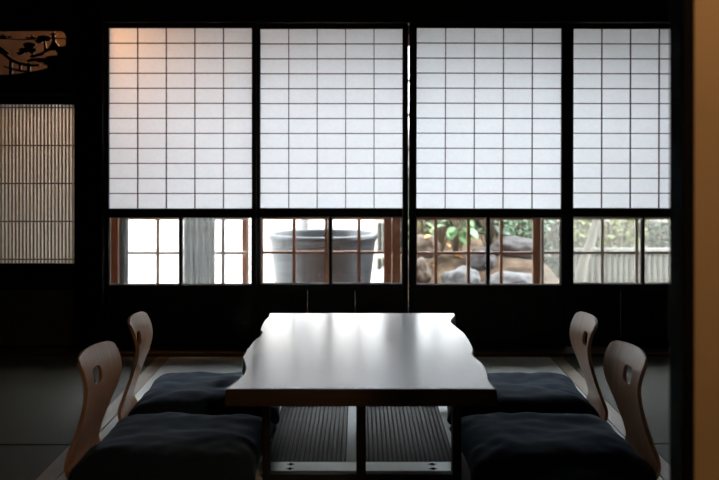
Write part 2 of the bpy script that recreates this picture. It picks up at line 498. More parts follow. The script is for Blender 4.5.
carve('pagoda', [[(53.5, 31), (54.3, 31), (54.4, 33), (57, 34), (57, 34.7), (55.2, 35.1), (55.4, 37.2), (57.5, 38), (57.6, 38.9), (55.6, 39.2), (56, 42), (58.8, 45.5), (60, 47.8), (47.5, 49), (50.5, 45.5), (52.3, 42),
                  (52.5, 39.2), (50.3, 38.9), (50.4, 38), (52.4, 37.2), (52.6, 35.1), (50.6, 34.7), (50.6, 34), (53.2, 33)]])
carve('pine_tree', [blob(44, 38.2, 6.4, 2.9), blob(39.5, 41.3, 4.2, 2.2), blob(47.8, 39.6, 3.4, 1.8), [(43.6, 38), (45, 38), (46, 44), (47, 49.5), (44.6, 49.5), (44.3, 44)]])
carve('pine_tree', [blob(29.5, 45.6, 6.2, 3.4), blob(24.5, 50.5, 5.4, 2.8), blob(20.5, 53.6, 3.8, 1.6), blob(32, 50.5, 4.6, 2.6), [(31, 45), (32.6, 45), (33.4, 52), (34.5, 58), (31.8, 58), (31.6, 52)]])
carve('rocky_bank', [[(30, 56), (36, 54.4), (44, 51.5), (44.5, 49), (60, 47), (60, 50.5), (56, 50.6), (49, 51.2), (45, 52.8), (43.5, 55.3), (36, 57.3), (31, 57.8)],
                     [(27, 60.5), (31, 58.6), (40, 58), (45, 58), (45, 62.5), (40, 62.8), (36.5, 61), (28, 62.2)]])
carve('arched_bridge', [[(-6, 44), (0, 46.5), (4, 51), (9, 56), (14, 59.5), (20, 62), (27, 63.7), (34, 64.4), (40, 64.3), (40, 66.2), (34, 66.8), (26, 66.4), (19, 64.8), (12, 62), (7, 58.5), (2, 54), (-6, 50)],
                        [(4, 65.6), (12, 67.6), (22, 70), (31, 71), (31, 72.6), (20, 72), (10, 69.4), (4, 67.4)],
                        [(9.8, 58), (12.2, 58), (12.6, 75), (9.4, 75)], [(19.5, 62), (21.3, 62), (21.6, 72), (19.2, 72)], [(27.6, 63), (30.6, 63), (30.6, 73), (27.4, 72)]])
carve('tree_branch', [[(-10, 38.2), (6, 38), (10, 38.6), (18, 39.2), (28, 39.2), (36, 38.2), (66.6, 38.2), (66.6, 38.9), (36, 39.2), (28, 40.3), (18, 40.2), (8, 39.3), (-10, 39.2)],
                      blob(3.5, 37, 3.6, 1.4), blob(3.4, 35.3, 1.2, 1.3), blob(10, 37, 2.4, .9), blob(28, 38, 2.6, .9), blob(32.5, 36.6, 1.1, 1.6), blob(33, 38, 3, 1.1)])
carve('roof_ridge', [[(-4, 46), (1, 46.5), (6, 50), (10.5, 53.6), (9, 54.6), (3, 53), (-4, 52)]])

# ------------------------------------------------------------------ corridor behind the screens
YO = 6.55
struct('floor_corridor', M['corridor_floor'], (-3.2, 2.5, 5.63, 6.62, -.10, -.01), 'brown boarded corridor floor behind the screens', 'floor')
struct('ceiling_corridor', M['white_plaster'], (-3.3, 2.6, 5.6, 6.66, 2.10, 2.2), 'corridor ceiling behind the screens', 'ceiling')
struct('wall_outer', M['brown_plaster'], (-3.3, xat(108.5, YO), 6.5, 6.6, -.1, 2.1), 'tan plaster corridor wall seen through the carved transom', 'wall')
struct('wall_outer_right', M['tan_plaster'], (xat(700, YO), 2.6, 6.5, 6.6, -.1, 2.1), 'corridor wall right of the glass doors', 'wall')
struct('wall_outer_top', M['black_wood'], (xat(108.5, YO), xat(700, YO), 6.5, 6.6, 1.86, 2.1), 'corridor wall strip over the glass doors', 'wall')
struct('wall_end_left', M['tan_plaster'], (-3.3, -3.2, 5.62, 6.62, -.1, 2.1), 'left end of the corridor', 'wall')
struct('wall_end_right', M['tan_plaster'], (2.5, 2.6, 5.5, 6.62, -.1, 2.1), 'right end of the corridor', 'wall')
struct('roof', M['black_wood'], (-3.6, 2.9, 5.5, 7.35, 2.2, 2.26), 'dark eaves above the glass doors', 'roof')
struct('trim_6', M['brown_wood'], (xat(108.5, YO), xat(700, YO), 6.49, 6.64, -.35, .0), 'brown sill under the outer glass doors', 'sill')


def outer_door(name, p0, p1, sl, sr, muntins, yo, fm, gm, label, hz=True):
    Y = YO + yo
    X0, X1 = xat(p0, YO), xat(p1, YO)
    root = empty(name, ((X0 + X1) / 2, Y, .001), 0, label, 'door', None, 'structure')
    ox = (X0 + X1) / 2
    L = lambda x0, x1, z0, z1, y0=-.014, y1=.014: (x0 - ox, x1 - ox, y0, y1, z0, z1)
    wl, wr = sl * YO / F, sr * YO / F
    bx('stile', fm, L(X0, X0 + wl, 0, 1.858), root, .002)
    bx('stile', fm, L(X1 - wr, X1, 0, 1.858), root, .002)
    bx('top_rail', fm, L(X0 + wl, X1 - wr, 1.79, 1.858), root, .002)
    bx('bottom_rail', fm, L(X0 + wl, X1 - wr, 0, .10), root, .002)
    bx('glass_pane', gm, L(X0 + wl, X1 - wr, .10, 1.79, -.002, .002), root)
    bm = bmesh.new()
    for px in muntins:
        x = xat(px, YO); box(bm, *L(x - .0105, x + .0105, .10, 1.79, -.012, .012))
    for k in range(-1, 6):
        z = .4395 + k * .2252
        if z > .12: box(bm, *L(X0 + wl, X1 - wr, z - .0085, z + .0085, -.011, .011))
    obj('muntin', bm, fm, root)
    return root


outer_door('door_6', 120.5, 249.0, 4, 1.5, (158.5, 191, 223.5), -.016, M['flare_frame'], M['glass'], 'outer glass door behind the leftmost paper screen, lens flare painted into its grey frame')
outer_door('door_7', 254.0, 391.8, 9, 8, (294, 326.3, 359), .016, M['brown_wood'], M['glass'], 'brown framed outer glass door in front of the grey pot')
outer_door('door_8', 392.0, 540.0, 8.5, 8, (435.5, 468, 500.7), -.016, M['brown_wood'], M['glass'], 'brown framed outer glass door in front of leaves and boulders')
outer_door('door_9', 541.0, 688.0, 3, 8, (569, 602.5, 637), .016, M['beige_frame'], M['veil_glass'], 'pale framed outer glass door behind the rightmost paper screen, a reflection veil mixed into its glass')
struct('trim_7', M['brown_wood'], (xat(110, YO), xat(119.8, YO), 6.50, 6.6, 0, 1.86), 'brown post left of the glass door with the flare-lightened frame', 'post')
struct('trim_8', M['brown_wood'], (xat(242.5, 6.62), xat(248.3, 6.62), 6.60, 6.66, 0, 1.86), 'brown post right of the glass door with the flare-lightened frame', 'post')
struct('trim_9', M['brown_wood'], (xat(688.5, YO), xat(699.5, YO), 6.50, 6.6, 0, 1.86), 'brown post right of the glass door with the painted veil', 'post')


def curtain(p0, p1, label, Y=6.44):
    X0, X1 = xat(p0, Y), xat(p1, Y)
    bm = bmesh.new(); n = 60; top, bot = [], []
    rows = []
    for j in range(9):
        z = .04 + (1.86 - .04) * j / 8
        rows.append([bm.verts.new((X0 + (X1 - X0) * i / n, Y + .018 * math.sin(i * 2 * math.pi / 12 + .2 * j) + .006 * math.sin(i * 1.7), z)) for i in range(n + 1)])
    for a, b in zip(rows, rows[1:]):
        for i in range(n): bm.faces.new((a[i], a[i + 1], b[i + 1], b[i]))
    o = obj('curtain', bm, M['sheer'], None, True)
    s = o.modifiers.new('thickness', 'SOLIDIFY'); s.thickness = .0012
    return tag(o, label, 'curtain')


m, nt, out = new_mat('sheer_grey_curtain')
tl = N(nt, 'ShaderNodeBsdfTranslucent'); df = N(nt, 'ShaderNodeBsdfDiffuse'); tp = N(nt, 'ShaderNodeBsdfTransparent')
wv = N(nt, 'ShaderNodeTexNoise', Scale=1.0); nt.links.new(coords(nt, (300, 300, 20)), wv.inputs['Vector'])
rr = ramp(nt, wv.outputs['Fac'], [(.3, (.33, .345, .34)), (.7, (.40, .415, .41))])
nt.links.new(rr.outputs[0], tl.inputs['Color']); nt.links.new(rr.outputs[0], df.inputs['Color'])
a = N(nt, 'ShaderNodeMixShader'); a.inputs[0].default_value = .6
nt.links.new(df.outputs[0], a.inputs[1]); nt.links.new(tl.outputs[0], a.inputs[2])
b = N(nt, 'ShaderNodeMixShader'); b.inputs[0].default_value = .86
nt.links.new(tp.outputs[0], b.inputs[1]); nt.links.new(a.outputs[0], b.inputs[2])
nt.links.new(b.outputs[0], out.inputs['Surface'])
M['sheer'] = m
curtain(183.5, 214.5, 'sheer pale grey curtain in the right half of the leftmost lower glass')
curtain(119, 128, 'narrow sheer grey curtain by the brown post at the far left of the glass')

# ------------------------------------------------------------------ garden
bm = bmesh.new()
nx, ny = 60, 40
grid = []
for j in range(ny + 1):
    row = []
    for i in range(nx + 1):
        x = -7 + 14 * i / nx; y = 6.64 + 9 * j / ny
        # a planted mound on the right side
        k = max(0, min(1, (x - .05) / .7)); k = k * k * (3 - 2 * k)
        e_ = max(0, min(1, (x - 1.55) / .4)); k *= 1 - .8 * e_ * e_ * (3 - 2 * e_)
        q = max(0, min(1, (y - 7.2) / 1.5)); q = q * q * (3 - 2 * q)
        z = -.35 + k * q * (.52 + .10 * noise.noise(Vector((x * 1.3, y * 1.3, 0)))) + .01 * noise.noise(Vector((x * 6, y * 6, 2)))
        row.append(bm.verts.new((x, y, z)))
    grid.append(row)
for a, b in zip(grid, grid[1:]):
    for i in range(nx): bm.faces.new((a[i], a[i + 1], b[i + 1], b[i]))
g = obj('ground', bm, M['gravel'], None, True)
tag(g, 'pale gravel garden ground rising into a brown soil mound on the right', 'ground', kind='structure')
m, nt, out = new_mat('gravel_and_soil')
p = principled(nt, out, Roughness=.95, **{'Specular IOR Level': .2})
n1 = N(nt, 'ShaderNodeTexNoise', Scale=40.0, Detail=4.0); nt.links.new(coords(nt), n1.inputs['Vector'])
ga = ramp(nt, n1.outputs['Fac'], [(.3, (.50, .48, .45)), (.7, (.72, .70, .66))])
n2 = N(nt, 'ShaderNodeTexNoise', Scale=7.0, Detail=6.0); nt.links.new(coords(nt), n2.inputs['Vector'])
so = ramp(nt, n2.outputs['Fac'], [(.35, (.03, .018, .010)), (.52, (.075, .048, .028)), (.66, (.115, .082, .054))])
sx = N(nt, 'ShaderNodeSeparateXYZ'); nt.links.new(coords(nt), sx.inputs[0])
mr = N(nt, 'ShaderNodeMapRange'); mr.inputs['From Min'].default_value = .05; mr.inputs['From Max'].default_value = .35
nt.links.new(sx.outputs['X'], mr.inputs['Value'])
mc = N(nt, 'ShaderNodeMixRGB'); nt.links.new(mr.outputs[0], mc.inputs[0]); nt.links.new(ga.outputs[0], mc.inputs[1]); nt.links.new(so.outputs[0], mc.inputs[2])
nt.links.new(mc.outputs[0], p.inputs['Base Color'])
g.data.materials[0] = m

struct('wall_garden', M['white_plaster'], (-7, xat(212, 10.0), 10.0, 10.15, -.4, 1.95), 'white garden wall seen through the leftmost glass', 'wall')
struct('wall_garden_cream', M['cream_plaster'], (xat(212, 10.0), xat(369, 10.0), 10.0, 10.15, -.4, 1.95), 'cream garden wall behind the grey pot', 'wall')
o = bmesh.new(); x = xat(304.5, 9.9); tube(o, [(x, 9.93, -.34), (x, 9.93, .45), (x, 9.93, 2.0)], .035, 14)
tag(obj('downpipe', o, M['pipe_grey'], None, True), 'dark grey downpipe on the cream wall behind the pot', 'pipe')

struct('wall_unseen_back', M['white_plaster'], (xat(369, 10.0), 6.5, 11.9, 12.05, -.4, 2.4), 'unseen pale wall behind the bamboo fence, added to even out the table reflection', 'wall')  # hidden by the fence; added so the tabletop mirrors an even brightness
# big round stone pot
PX, PY = xat(323, 7.75), 7.75
pot = empty('garden_pot', (PX, PY, -.345), 0, 'big round grey stone pot standing outside behind the second glass panel', 'pot')
bm = bmesh.new()
R = .418
lathe(bm, [(0, 0), (.29, 0), (.305, .015), (.325, .12), (.362, .36), (.389, .60), (.405, .74), (R - .004, .770), (R + .008, .785), (R + .008, .808), (R - .002, .818), (R - .030, .818), (R - .040, .805), (R - .05, .70), (R - .07, .5), (.24, .2), (0, .15)], 72)
obj('body', bm, M['stone_pot'], pot, True)
bm = bmesh.new(); lathe(bm, [(0, 0), (R - .078, 0), (R - .078, .002), (0, .002)], 48)
w = obj('water', bm, M['pot_water'], pot, True); w.location = (0, 0, .46)


def rock(name, c, s, mat, label, seed, cat='rock'):
    bm = bmesh.new()
    bmesh.ops.create_icosphere(bm, subdivisions=4, radius=1.0)
    for v in bm.verts:
        d = v.co.normalized()
        k = 1 + .28 * noise.noise(d * 1.4 + Vector((seed * 3.1, 0, 0))) + .12 * noise.noise(d * 3.5 + Vector((0, seed, 0))) + .04 * noise.noise(d * 9)
        v.co = Vector((d.x * s[0] * k, d.y * s[1] * k, d.z * s[2] * k))
    o = obj(name, bm, mat, None, True, c)
    return tag(o, label, cat, 'garden rocks')


rock('garden_rock', at(462, 283, 8.0), (.16, .16, .125), M['grey_rock'], 'pale grey boulder low under the leaves, left of the black glass bar', 1)
rock('garden_rock', at(512, 284, 7.85), (.20, .17, .095), M['grey_rock'], 'long pale grey boulder low in the right half of the third glass', 2)
rock('garden_rock', at(426, 247, 8.6), (.13, .12, .11), M['beige_rock'], 'round beige rock beneath the yellow leaves at the left of the third glass', 3)
rock('garden_rock', at(419, 274, 8.15), (.10, .12, .13), M['beige_rock'], 'tall beige rock at the lower left of the third glass', 4)
rock('garden_rock', at(516, 248, 9.0), (.22, .16, .10), M['mauve_rock'], 'dull grey brown rock under the pale green shrub', 5)
rock('garden_rock', at(482, 262, 8.5), (.12, .12, .11), M['mauve_rock'], 'small grey rock between the two pale boulders', 6)


def leaf(bm, c, length, width, yaw, pitch, roll=0.0):
    """a broad pointed leaf with a mid fold, base at c"""
    rows = []
    n = 7
    mt = Matrix.Translation(c) @ Matrix.Rotation(yaw, 4, 'Z') @ Matrix.Rotation(-pitch, 4, 'Y') @ Matrix.Rotation(roll, 4, 'X')
    for i in range(n + 1):
        t = i / n
        w = width * .5 * math.sin(math.pi * min(1, t * .93 + .04)) ** .75
        z = -length * .25 * t * t
        rows.append([bm.verts.new(mt @ Vector((length * t, s * w, z + abs(s) * w * .25))) for s in (-1, 0, 1)])
    for a, b in zip(rows, rows[1:]):
        for i in range(2): bm.faces.new((a[i], a[i + 1], b[i + 1], b[i]))


def plant(name, base, h, n, ln, wd, mat, label, spread=.2, seed=0, extra=None, cat='plant', group='broad-leaved garden plants'):
    rnd = random.Random(seed)
    root = empty(name, base, 0, label, cat, group)
    bs = bmesh.new(); bl = bmesh.new()
    for i in range(n):
        a = rnd.uniform(0, 2 * math.pi); r = spread * rnd.random() ** .5
        hh = h * rnd.uniform(.35, 1.0)
        tip = Vector((r * math.cos(a), r * math.sin(a), hh))
        tube(bs, [(0, 0, -.04), tip * .55 + Vector((0, 0, hh * .12)), tip], [.006, .005, .003], 6)
        leaf(bl, tip, ln * rnd.uniform(.75, 1.15), wd * rnd.uniform(.8, 1.15), a + rnd.uniform(-.5, .5), rnd.uniform(-.9, .35), rnd.uniform(-.5, .5))
    obj('stem', bs, M['stem'], root, True)
    f = obj('foliage', bl, mat, root, True)
    s = f.modifiers.new('thickness', 'SOLIDIFY'); s.thickness = .0015
    return root


def gz(x, y):
    k = max(0, min(1, (x - .05) / .7)); k = k * k * (3 - 2 * k)
    e_ = max(0, min(1, (x - 1.55) / .4)); k *= 1 - .8 * e_ * e_ * (3 - 2 * e_)
    q = max(0, min(1, (y - 7.2) / 1.5)); q = q * q * (3 - 2 * q)
    return -.35 + k * q * .52


def planted(px, Y): return Vector((xat(px, Y), Y, gz(xat(px, Y), Y)))


plant('leafy_plant', planted(456, 8.7), .50, 24, .17, .115, M['leaf_light'], 'plant with big light green leaves in the middle of the third glass', .13, 1)
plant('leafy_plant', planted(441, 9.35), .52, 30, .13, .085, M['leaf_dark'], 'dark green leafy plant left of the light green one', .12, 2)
plant('leafy_plant', planted(419, 9.0), .55, 18, .12, .08, M['leaf_yellow'], 'yellow green leafy plant at the left of the third glass', .09, 3)
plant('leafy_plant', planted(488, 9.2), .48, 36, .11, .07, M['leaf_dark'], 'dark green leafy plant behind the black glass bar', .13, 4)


def shrub(name, base, rx, rz, n, ln, mat, label, seed, cat='shrub', group='garden shrubs'):
    rnd = random.Random(seed)
    root = empty(name, base, 0, label, cat, group)
    bs = bmesh.new(); bl = bmesh.new()
    for k in range(7):
        a = k * .9
        tube(bs, [(0, 0, -.05), (rx * .3 * math.cos(a), rx * .3 * math.sin(a), rz * .6), (rx * .6 * math.cos(a), rx * .6 * math.sin(a), rz * 1.4)], [.014, .009, .004], 6)
    for i in range(n):
        d = Vector((rnd.gauss(0, 1), rnd.gauss(0, 1), rnd.gauss(0, 1))).normalized() * rnd.uniform(.55, 1.0)
        c = Vector((d.x * rx, d.y * rx, rz + d.z * rz))
        leaf(bl, c, ln * rnd.uniform(.7, 1.2), ln * .5, rnd.uniform(0, 6.28), rnd.uniform(-.9, .9), rnd.uniform(-1, 1))
    obj('stem', bs, M['stem'], root, True)
    obj('foliage', bl, mat, root, True)
    return root


shrub('garden_shrub', planted(523, 9.8), .27, .30, 800, .055, M['leaf_pale'], 'pale green shrub right of the big leaves in the third glass', 11)
shrub('garden_shrub', planted(560, 10.8), .36, .55, 900, .07, M['leaf_hedge'], 'dull green shrub at the right edge of the third glass', 12)
shrub('garden_shrub', planted(580, 9.6), .16, .48, 260, .07, M['leaf_yellow'], 'yellow green shrub left of the pale tree trunk', 13)
shrub('garden_shrub', planted(617, 9.9), .29, .55, 420, .07, M['leaf_yellow'], 'yellow green shrub right of the pale tree trunk', 14)
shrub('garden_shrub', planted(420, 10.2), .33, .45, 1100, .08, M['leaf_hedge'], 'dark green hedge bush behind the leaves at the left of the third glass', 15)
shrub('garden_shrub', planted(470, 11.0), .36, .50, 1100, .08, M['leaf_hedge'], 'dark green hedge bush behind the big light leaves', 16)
shrub('garden_shrub', planted(655, 10.6), .40, .62, 900, .08, M['leaf_hedge'], 'dull green shrub at the far right behind the veiled glass', 17)
# fallen orange leaves
for i, (px, py, Y, lb) in enumerate([(428, 238, 8.5, 'orange fallen leaf on top of the round beige rock'), (453, 247, 8.42, 'orange fallen leaf under the big light green leaves'),
                                     (466, 258, 8.38, 'orange fallen leaf right above the left pale boulder'), (437, 267, 8.1, 'orange fallen leaf beside the tall beige rock')]):
    bm = bmesh.new(); leaf(bm, Vector((-.03, 0, 0)), .07, .045, i * 1.3 + .4, .5, .4)
    o = obj('fallen_leaf', bm, M['leaf_orange'], None, True, at(px, py, Y))
    q_ = o.modifiers.new('thickness', 'SOLIDIFY'); q_.thickness = .0015
    tag(o, lb, 'leaf', 'fallen orange leaves')
# pale tree trunk with a fork
TY = 8.05
tb = planted(580, TY)
tr = empty('tree', tb, 0, 'pale leaning tree trunk behind the veiled glass', 'tree')
bm = bmesh.new()
q = [at(px, py, TY) - tb for px, py in ((580, 290), (581, 276), (583.5, 262), (588, 249), (592.5, 238), (595, 228), (598, 214), (600, 190), (598, 160))]
tube(bm, [Vector((q[0].x, 0, -.08))] + q, [.048, .046, .043, .040, .037, .034, .032, .028, .024, .018], 14)
obj('trunk', bm, M['bark'], tr, True)
bm = bmesh.new()
q = [at(px, py, TY) - tb for px, py in ((593, 237), (600, 229), (603, 214), (610, 190), (622, 160))]
tube(bm, q, [.026, .024, .022, .018, .012], 12)
obj('branch', bm, M['bark'], tr, True)
bm = bmesh.new(); rnd = random.Random(5)
for i in range(900):
    d = Vector((rnd.gauss(0, 1), rnd.gauss(0, 1), rnd.gauss(0, .6))); d = d.normalized() * rnd.uniform(.4, 1)
    leaf(bm, q[-1] + Vector((d.x * .8 - .1, d.y * .6, .45 + d.z * .45)), .08, .04, rnd.uniform(0, 6.28), rnd.uniform(-.9, .9), rnd.uniform(-1, 1))
obj('foliage', bm, M['leaf_hedge'], tr, True)
# bamboo fence at the back of the garden
fr = empty('bamboo_fence', (xat(369, 11.6), 11.6, -.35), 0, 'weathered bamboo fence at the back of the garden on the right', 'fence')
bm = bmesh.new(); x = 0.12
while x < 6.2:
    tube(bm, [(x, 0, 0), (x, 0, 1.7)], .028, 8); x += .062
obj('bamboo_pole', bm, M['bamboo'], fr, True)['kind'] = 'stuff'
for z in (.25, .66, 1.3):
    bm = bmesh.new(); tube(bm, [(.08, -.06, z), (6.2, -.06, z)], .03, 10); obj('rail', bm, M['beige_frame'], fr, True)

lf = empty('low_fence', (1.88, 9.0, -.30), 0, 'low weathered bamboo fence behind the pale tree trunk', 'fence')
bm = bmesh.new(); x = 0.0; rnd = random.Random(9)
while x < 1.9:
    tube(bm, [(x, 0, 0), (x, 0, .50 + rnd.uniform(-.01, .03))], .024, 8); x += .051
obj('bamboo_pole', bm, M['bamboo'], lf, True)['kind'] = 'stuff'
for z in (.12, .52):
    bm = bmesh.new(); tube(bm, [(-.03, -.04, z), (1.93, -.04, z)], .022, 10); obj('rail', bm, M['pale_bamboo'], lf, True)

# ------------------------------------------------------------------ table
TZ = .36
def tp_(px, py):
    D = (EYE - TZ) * F / (py - VY)
    return Vector(((px - VX) * D / F, D))


left = [(226, 388.5), (236.7, 381), (243.6, 374), (245.9, 368), (244.8, 362), (243.2, 357), (247, 350), (252.8, 341.6), (259.7, 335.9), (262.4, 332), (260.8, 327.9), (264.2, 321), (268.8, 316), (269.2, 313.2)]
right = [(496.3, 388.5), (491.3, 384), (488.3, 378.3), (487.8, 373.7), (485.5, 368), (481, 361.8), (475.2, 357.7), (472.2, 353.5), (473.2, 348.5), (470.6, 342.8), (467.2, 337), (463.8, 332.5), (458, 327.9), (452.3, 323.3), (451.2, 319.9), (455, 314.8), (453.9, 313.2)]


def resample(pts, n=70):
    out = []
    m_ = len(pts)
    for i in range(n):
        t = i / (n - 1) * (m_ - 1); k = min(int(t), m_ - 2); f = t - k
        p0 = pts[max(k - 1, 0)]; p1 = pts[k]; p2 = pts[k + 1]; p3 = pts[min(k + 2, m_ - 1)]
        out.append(.5 * ((2 * p1) + (p2 - p0) * f + (2 * p0 - 5 * p1 + 4 * p2 - p3) * f * f + (3 * p1 - p0 - 3 * p2 + p3) * f ** 3))
    return out


lp = resample([tp_(*p) for p in left]); rp = resample([tp_(*p) for p in right])
YN = (lp[0].y + rp[0].y) / 2; YF = (lp[-1].y + rp[-1].y) / 2
tcx, tcy = 0.0, (YN + YF) / 2
table = empty('low_table', (tcx, tcy, 0), 0, 'long low table with glossy live-edge plank top in the middle of the room', 'table')
bm = bmesh.new()
outline = [Vector((p.x, p.y)) for p in rp] + [Vector((p.x, p.y)) for p in reversed(lp)]
cen = Vector((0, tcy))
TH = .0555


def ring(inset, z, bulge=0.0):
    vs = []
    for i, p in enumerate(outline):
        d = Vector((p.x, 0))
        edge = 1 if p.x > 0 else -1
        vs.append(bm.verts.new((p.x - edge * inset - tcx, p.y - tcy, z)))
    return vs


r0 = ring(.0025, TZ); r1 = ring(0, TZ - .003); r1b = ring(-.002, TZ - .018); r2 = ring(-.004, TZ - TH + .010); r3 = ring(-.002, TZ - TH)
n = len(outline)
for a, b in ((r0, r1), (r1, r1b), (r1b, r2), (r2, r3)):
    for i in range(n): bm.faces.new((a[i], a[(i + 1) % n], b[(i + 1) % n], b[i]))
h = n // 2
# top and bottom as strips between the two live edges
for rr_ in (r0, r3):
    R_, L_ = rr_[:h], rr_[h:][::-1]
    for i in range(h - 1): bm.faces.new((R_[i], R_[i + 1], L_[i + 1], L_[i]))
bm.faces.ensure_lookup_table()
for f_ in bm.faces: f_.material_index = 0 if (all(v.co.z > TZ - .0035 for v in f_.verts)) else 1
obj('tabletop', bm, M['plank'], table).data.materials.append(M['plank_edge'])
zb_ = TZ - TH - .0005
YL = 3.235 - tcy
for sy in (YL, 1.0 * (YF - .22) - tcy):
    for x0, x1 in ((xat(262.5, 3.22), xat(269.7, 3.22)), (xat(452.4, 3.22), xat(461, 3.22))):
        bx('leg', M['table_frame'], (x0, x1, sy - .03, sy + .03, .001, zb_), table, .002)
    bx('center_post', M['table_frame'], (xat(356.2, 3.22), xat(365.9, 3.22), sy - .02, sy + .02, .0635, zb_), table, .002)
    bx('stretcher', M['table_frame'], (xat(269.7, 3.22) + .0005, xat(452.4, 3.22) - .0005, sy - .02, sy + .02, .022, .063), table, .002)

# ------------------------------------------------------------------ ribbed floor boards under the table
SLOPE = .035
def floor_board(x0, x1, strip, slots, label):
    cx = (x0 + x1) / 2
    y0, y1 = 3.385, 4.75
    r = empty('ribbed_floor_board', (cx, y0, 0.0015), 0, label, 'board', 'ribbed boards under the table')
    bx('board_base', M['board_bed'], (x0 - cx, x1 - cx, 0, y1 - y0, 0, .008), r)
    bm = bmesh.new(); box(bm, x0 - cx, x1 - cx, 0, .098, .008, .019)
    for v in bm.verts:                       # the metal nosing falls slightly towards its front edge
        if v.co.y < .01 and v.co.z > .01: v.co.z -= SLOPE * .098
    obj('metal_edge', bm, M['alu'], r)
    bm = bmesh.new()
    xa, xb = x0 + .004, (strip - .002 if strip else x1 - .004)
    k = round((xb - xa) / .0163); pit = (xb - xa) / k
    for i in range(k):
        c = xa + pit * (i + .5) - cx
        box(bm, c - pit * .34, c + pit * .34, .099, y1 - y0, .008, .0165, .0015)
    obj('ribs', bm, M['rib'], r)
    if strip:
        bx('side_strip', M['alu_dull'], (strip - cx, x1 - cx, .0985, y1 - y0, .008, .0185), r, .002)
    bm = bmesh.new()
    for yy in (.030, .075):
        t = bmesh.new(); box(t, slots[0] - cx, slots[1] - cx, yy - .011, yy + .011, .0180, .0196)
        es = [e for e in t.edges if abs(e.verts[0].co.z - e.verts[1].co.z) > .0005]
        bmesh.ops.bevel(t, geom=es, offset=.008, segments=4, affect='EDGES')
        for v in t.verts: v.co.z -= SLOPE * (.098 - v.co.y)
        merge(bm, t)
    obj('finger_slot', bm, M['slot'], r)
    return r


floor_board(-.335, -.004, -.049, (xat(286.5, 3.43), xat(294, 3.43)), 'ribbed dark board with a metal edge under the left half of the table')
floor_board(.010, .335, None, (xat(428.5, 3.43), xat(437, 3.43)), 'ribbed dark board with a metal edge under the right half of the table')

# ------------------------------------------------------------------ legless chairs
def crm(P_, t):
    m_ = len(P_); k = min(int(t), m_ - 2); f = t - k
    p0, p1, p2, p3 = P_[max(k - 1, 0)], P_[k], P_[k + 1], P_[min(k + 2, m_ - 1)]
    return .5 * ((2 * p1) + (p2 - p0) * f + (2 * p0 - 5 * p1 + 4 * p2 - p3) * f * f + (3 * p1 - p0 - 3 * p2 + p3) * f ** 3)


def make_chair(label):
    root = empty('legless_chair', (0, 0, 0), 0, label, 'chair', 'legless chairs around the table')
    C = [Vector(v) for v in ((.20, .008, .185), (0, .008, .20), (-.17, .009, .195), (-.265, .022, .18), (-.300, .070, .165), (-.288, .135, .138), (-.268, .205, .142), (-.253, .290, .178), (-.260, .365, .188), (-.282, .432, .180))]
    m_ = len(C); NS = 72; NU = 28
    def row_s(j): return (m_ - 1) * j / NS
    # hole rows / columns
    def pt(u, t, off=0.0):
        c = crm(C, t); w = c.z
        e = (m_ - 1) - t                       # rounded upper corners
        if e < .4: w *= (1 - .17 * (1 - e / .4) ** 3.0)
        curve = max(0, min(1, (t - 4.5) / 3)) * .030
        return Vector((c.x + curve * (u * w / .19) ** 2, u * w, c.y + (-.012 * (abs(u) ** 3) * max(0, 1 - e / 1.2))))
    j0, j1 = 57, 65
    i0, i1 = 10, 18
    bm = bmesh.new(); V = {}
    for j in range(NS + 1):
        for i in range(NU + 1):
            u = -1 + 2 * i / NU; t = row_s(j)
            V[i, j] = [u, t]
    # relax the hole's rim to a rounded shape and drag its neighbours a little
    ci, cj = (i0 + i1) / 2, (j0 + j1) / 2
    hu, ht = .235, .40
    for (i, j), uv in V.items():
        di, dj = (i - ci) / ((i1 - i0) / 2), (j - cj) / ((j1 - j0) / 2)
        mx_ = max(abs(di), abs(dj))
        if mx_ < 1e-6 or mx_ > 1.9: continue
        ex = 3.2
        k = (abs(di) ** ex + abs(dj) ** ex) ** (1 / ex)
        tu, tt = -1 + 2 * ci / NU + hu * di / k * mx_, row_s(cj) + ht * dj / k * mx_
        f = 1 if mx_ <= 1.01 else max(0, (1.9 - mx_) / .9)
        uv[0] += (tu - uv[0]) * f; uv[1] += (tt - uv[1]) * f
    verts = {}
    for j in range(NS):
        for i in range(NU):
            if i0 <= i < i1 and j0 <= j < j1: continue
            q_ = []
            for key in ((i, j), (i + 1, j), (i + 1, j + 1), (i, j + 1)):
                if key not in verts: verts[key] = bm.verts.new(pt(*V[key]))
                q_.append(verts[key])
            bm.faces.new(q_)
    shell = bm
    # split seat and back into two parts at the bend
    me_rows = 20
    bmesh.ops.recalc_face_normals(bm, faces=list(bm.faces))
    back = bm
    seat = bmesh.new()
    sv = {}
    for j in range(me_rows):
        for i in range(NU):
            q_ = []
            for key in ((i, j), (i + 1, j), (i + 1, j + 1), (i, j + 1)):
                if key not in sv: sv[key] = seat.verts.new(pt(*V[key]))
                q_.append(sv[key])
            seat.faces.new(q_)
    dele = [verts[k] for k in verts if k[1] < me_rows]
    bmesh.ops.delete(back, geom=dele, context='VERTS')
    for nm, b_ in (('backrest', back), ('seat', seat)):
        o = obj(nm, b_, M['ply'], root, True)
        s = o.modifiers.new('thickness', 'SOLIDIFY'); s.thickness = .012; s.offset = 0
        e = o.modifiers.new('edge', 'BEVEL'); e.width = .003; e.segments = 2; e.limit_method = 'ANGLE'; e.angle_limit = 1.0
        w_ = o.modifiers.new('wn', 'WEIGHTED_NORMAL'); w_.keep_sharp = True
    return root


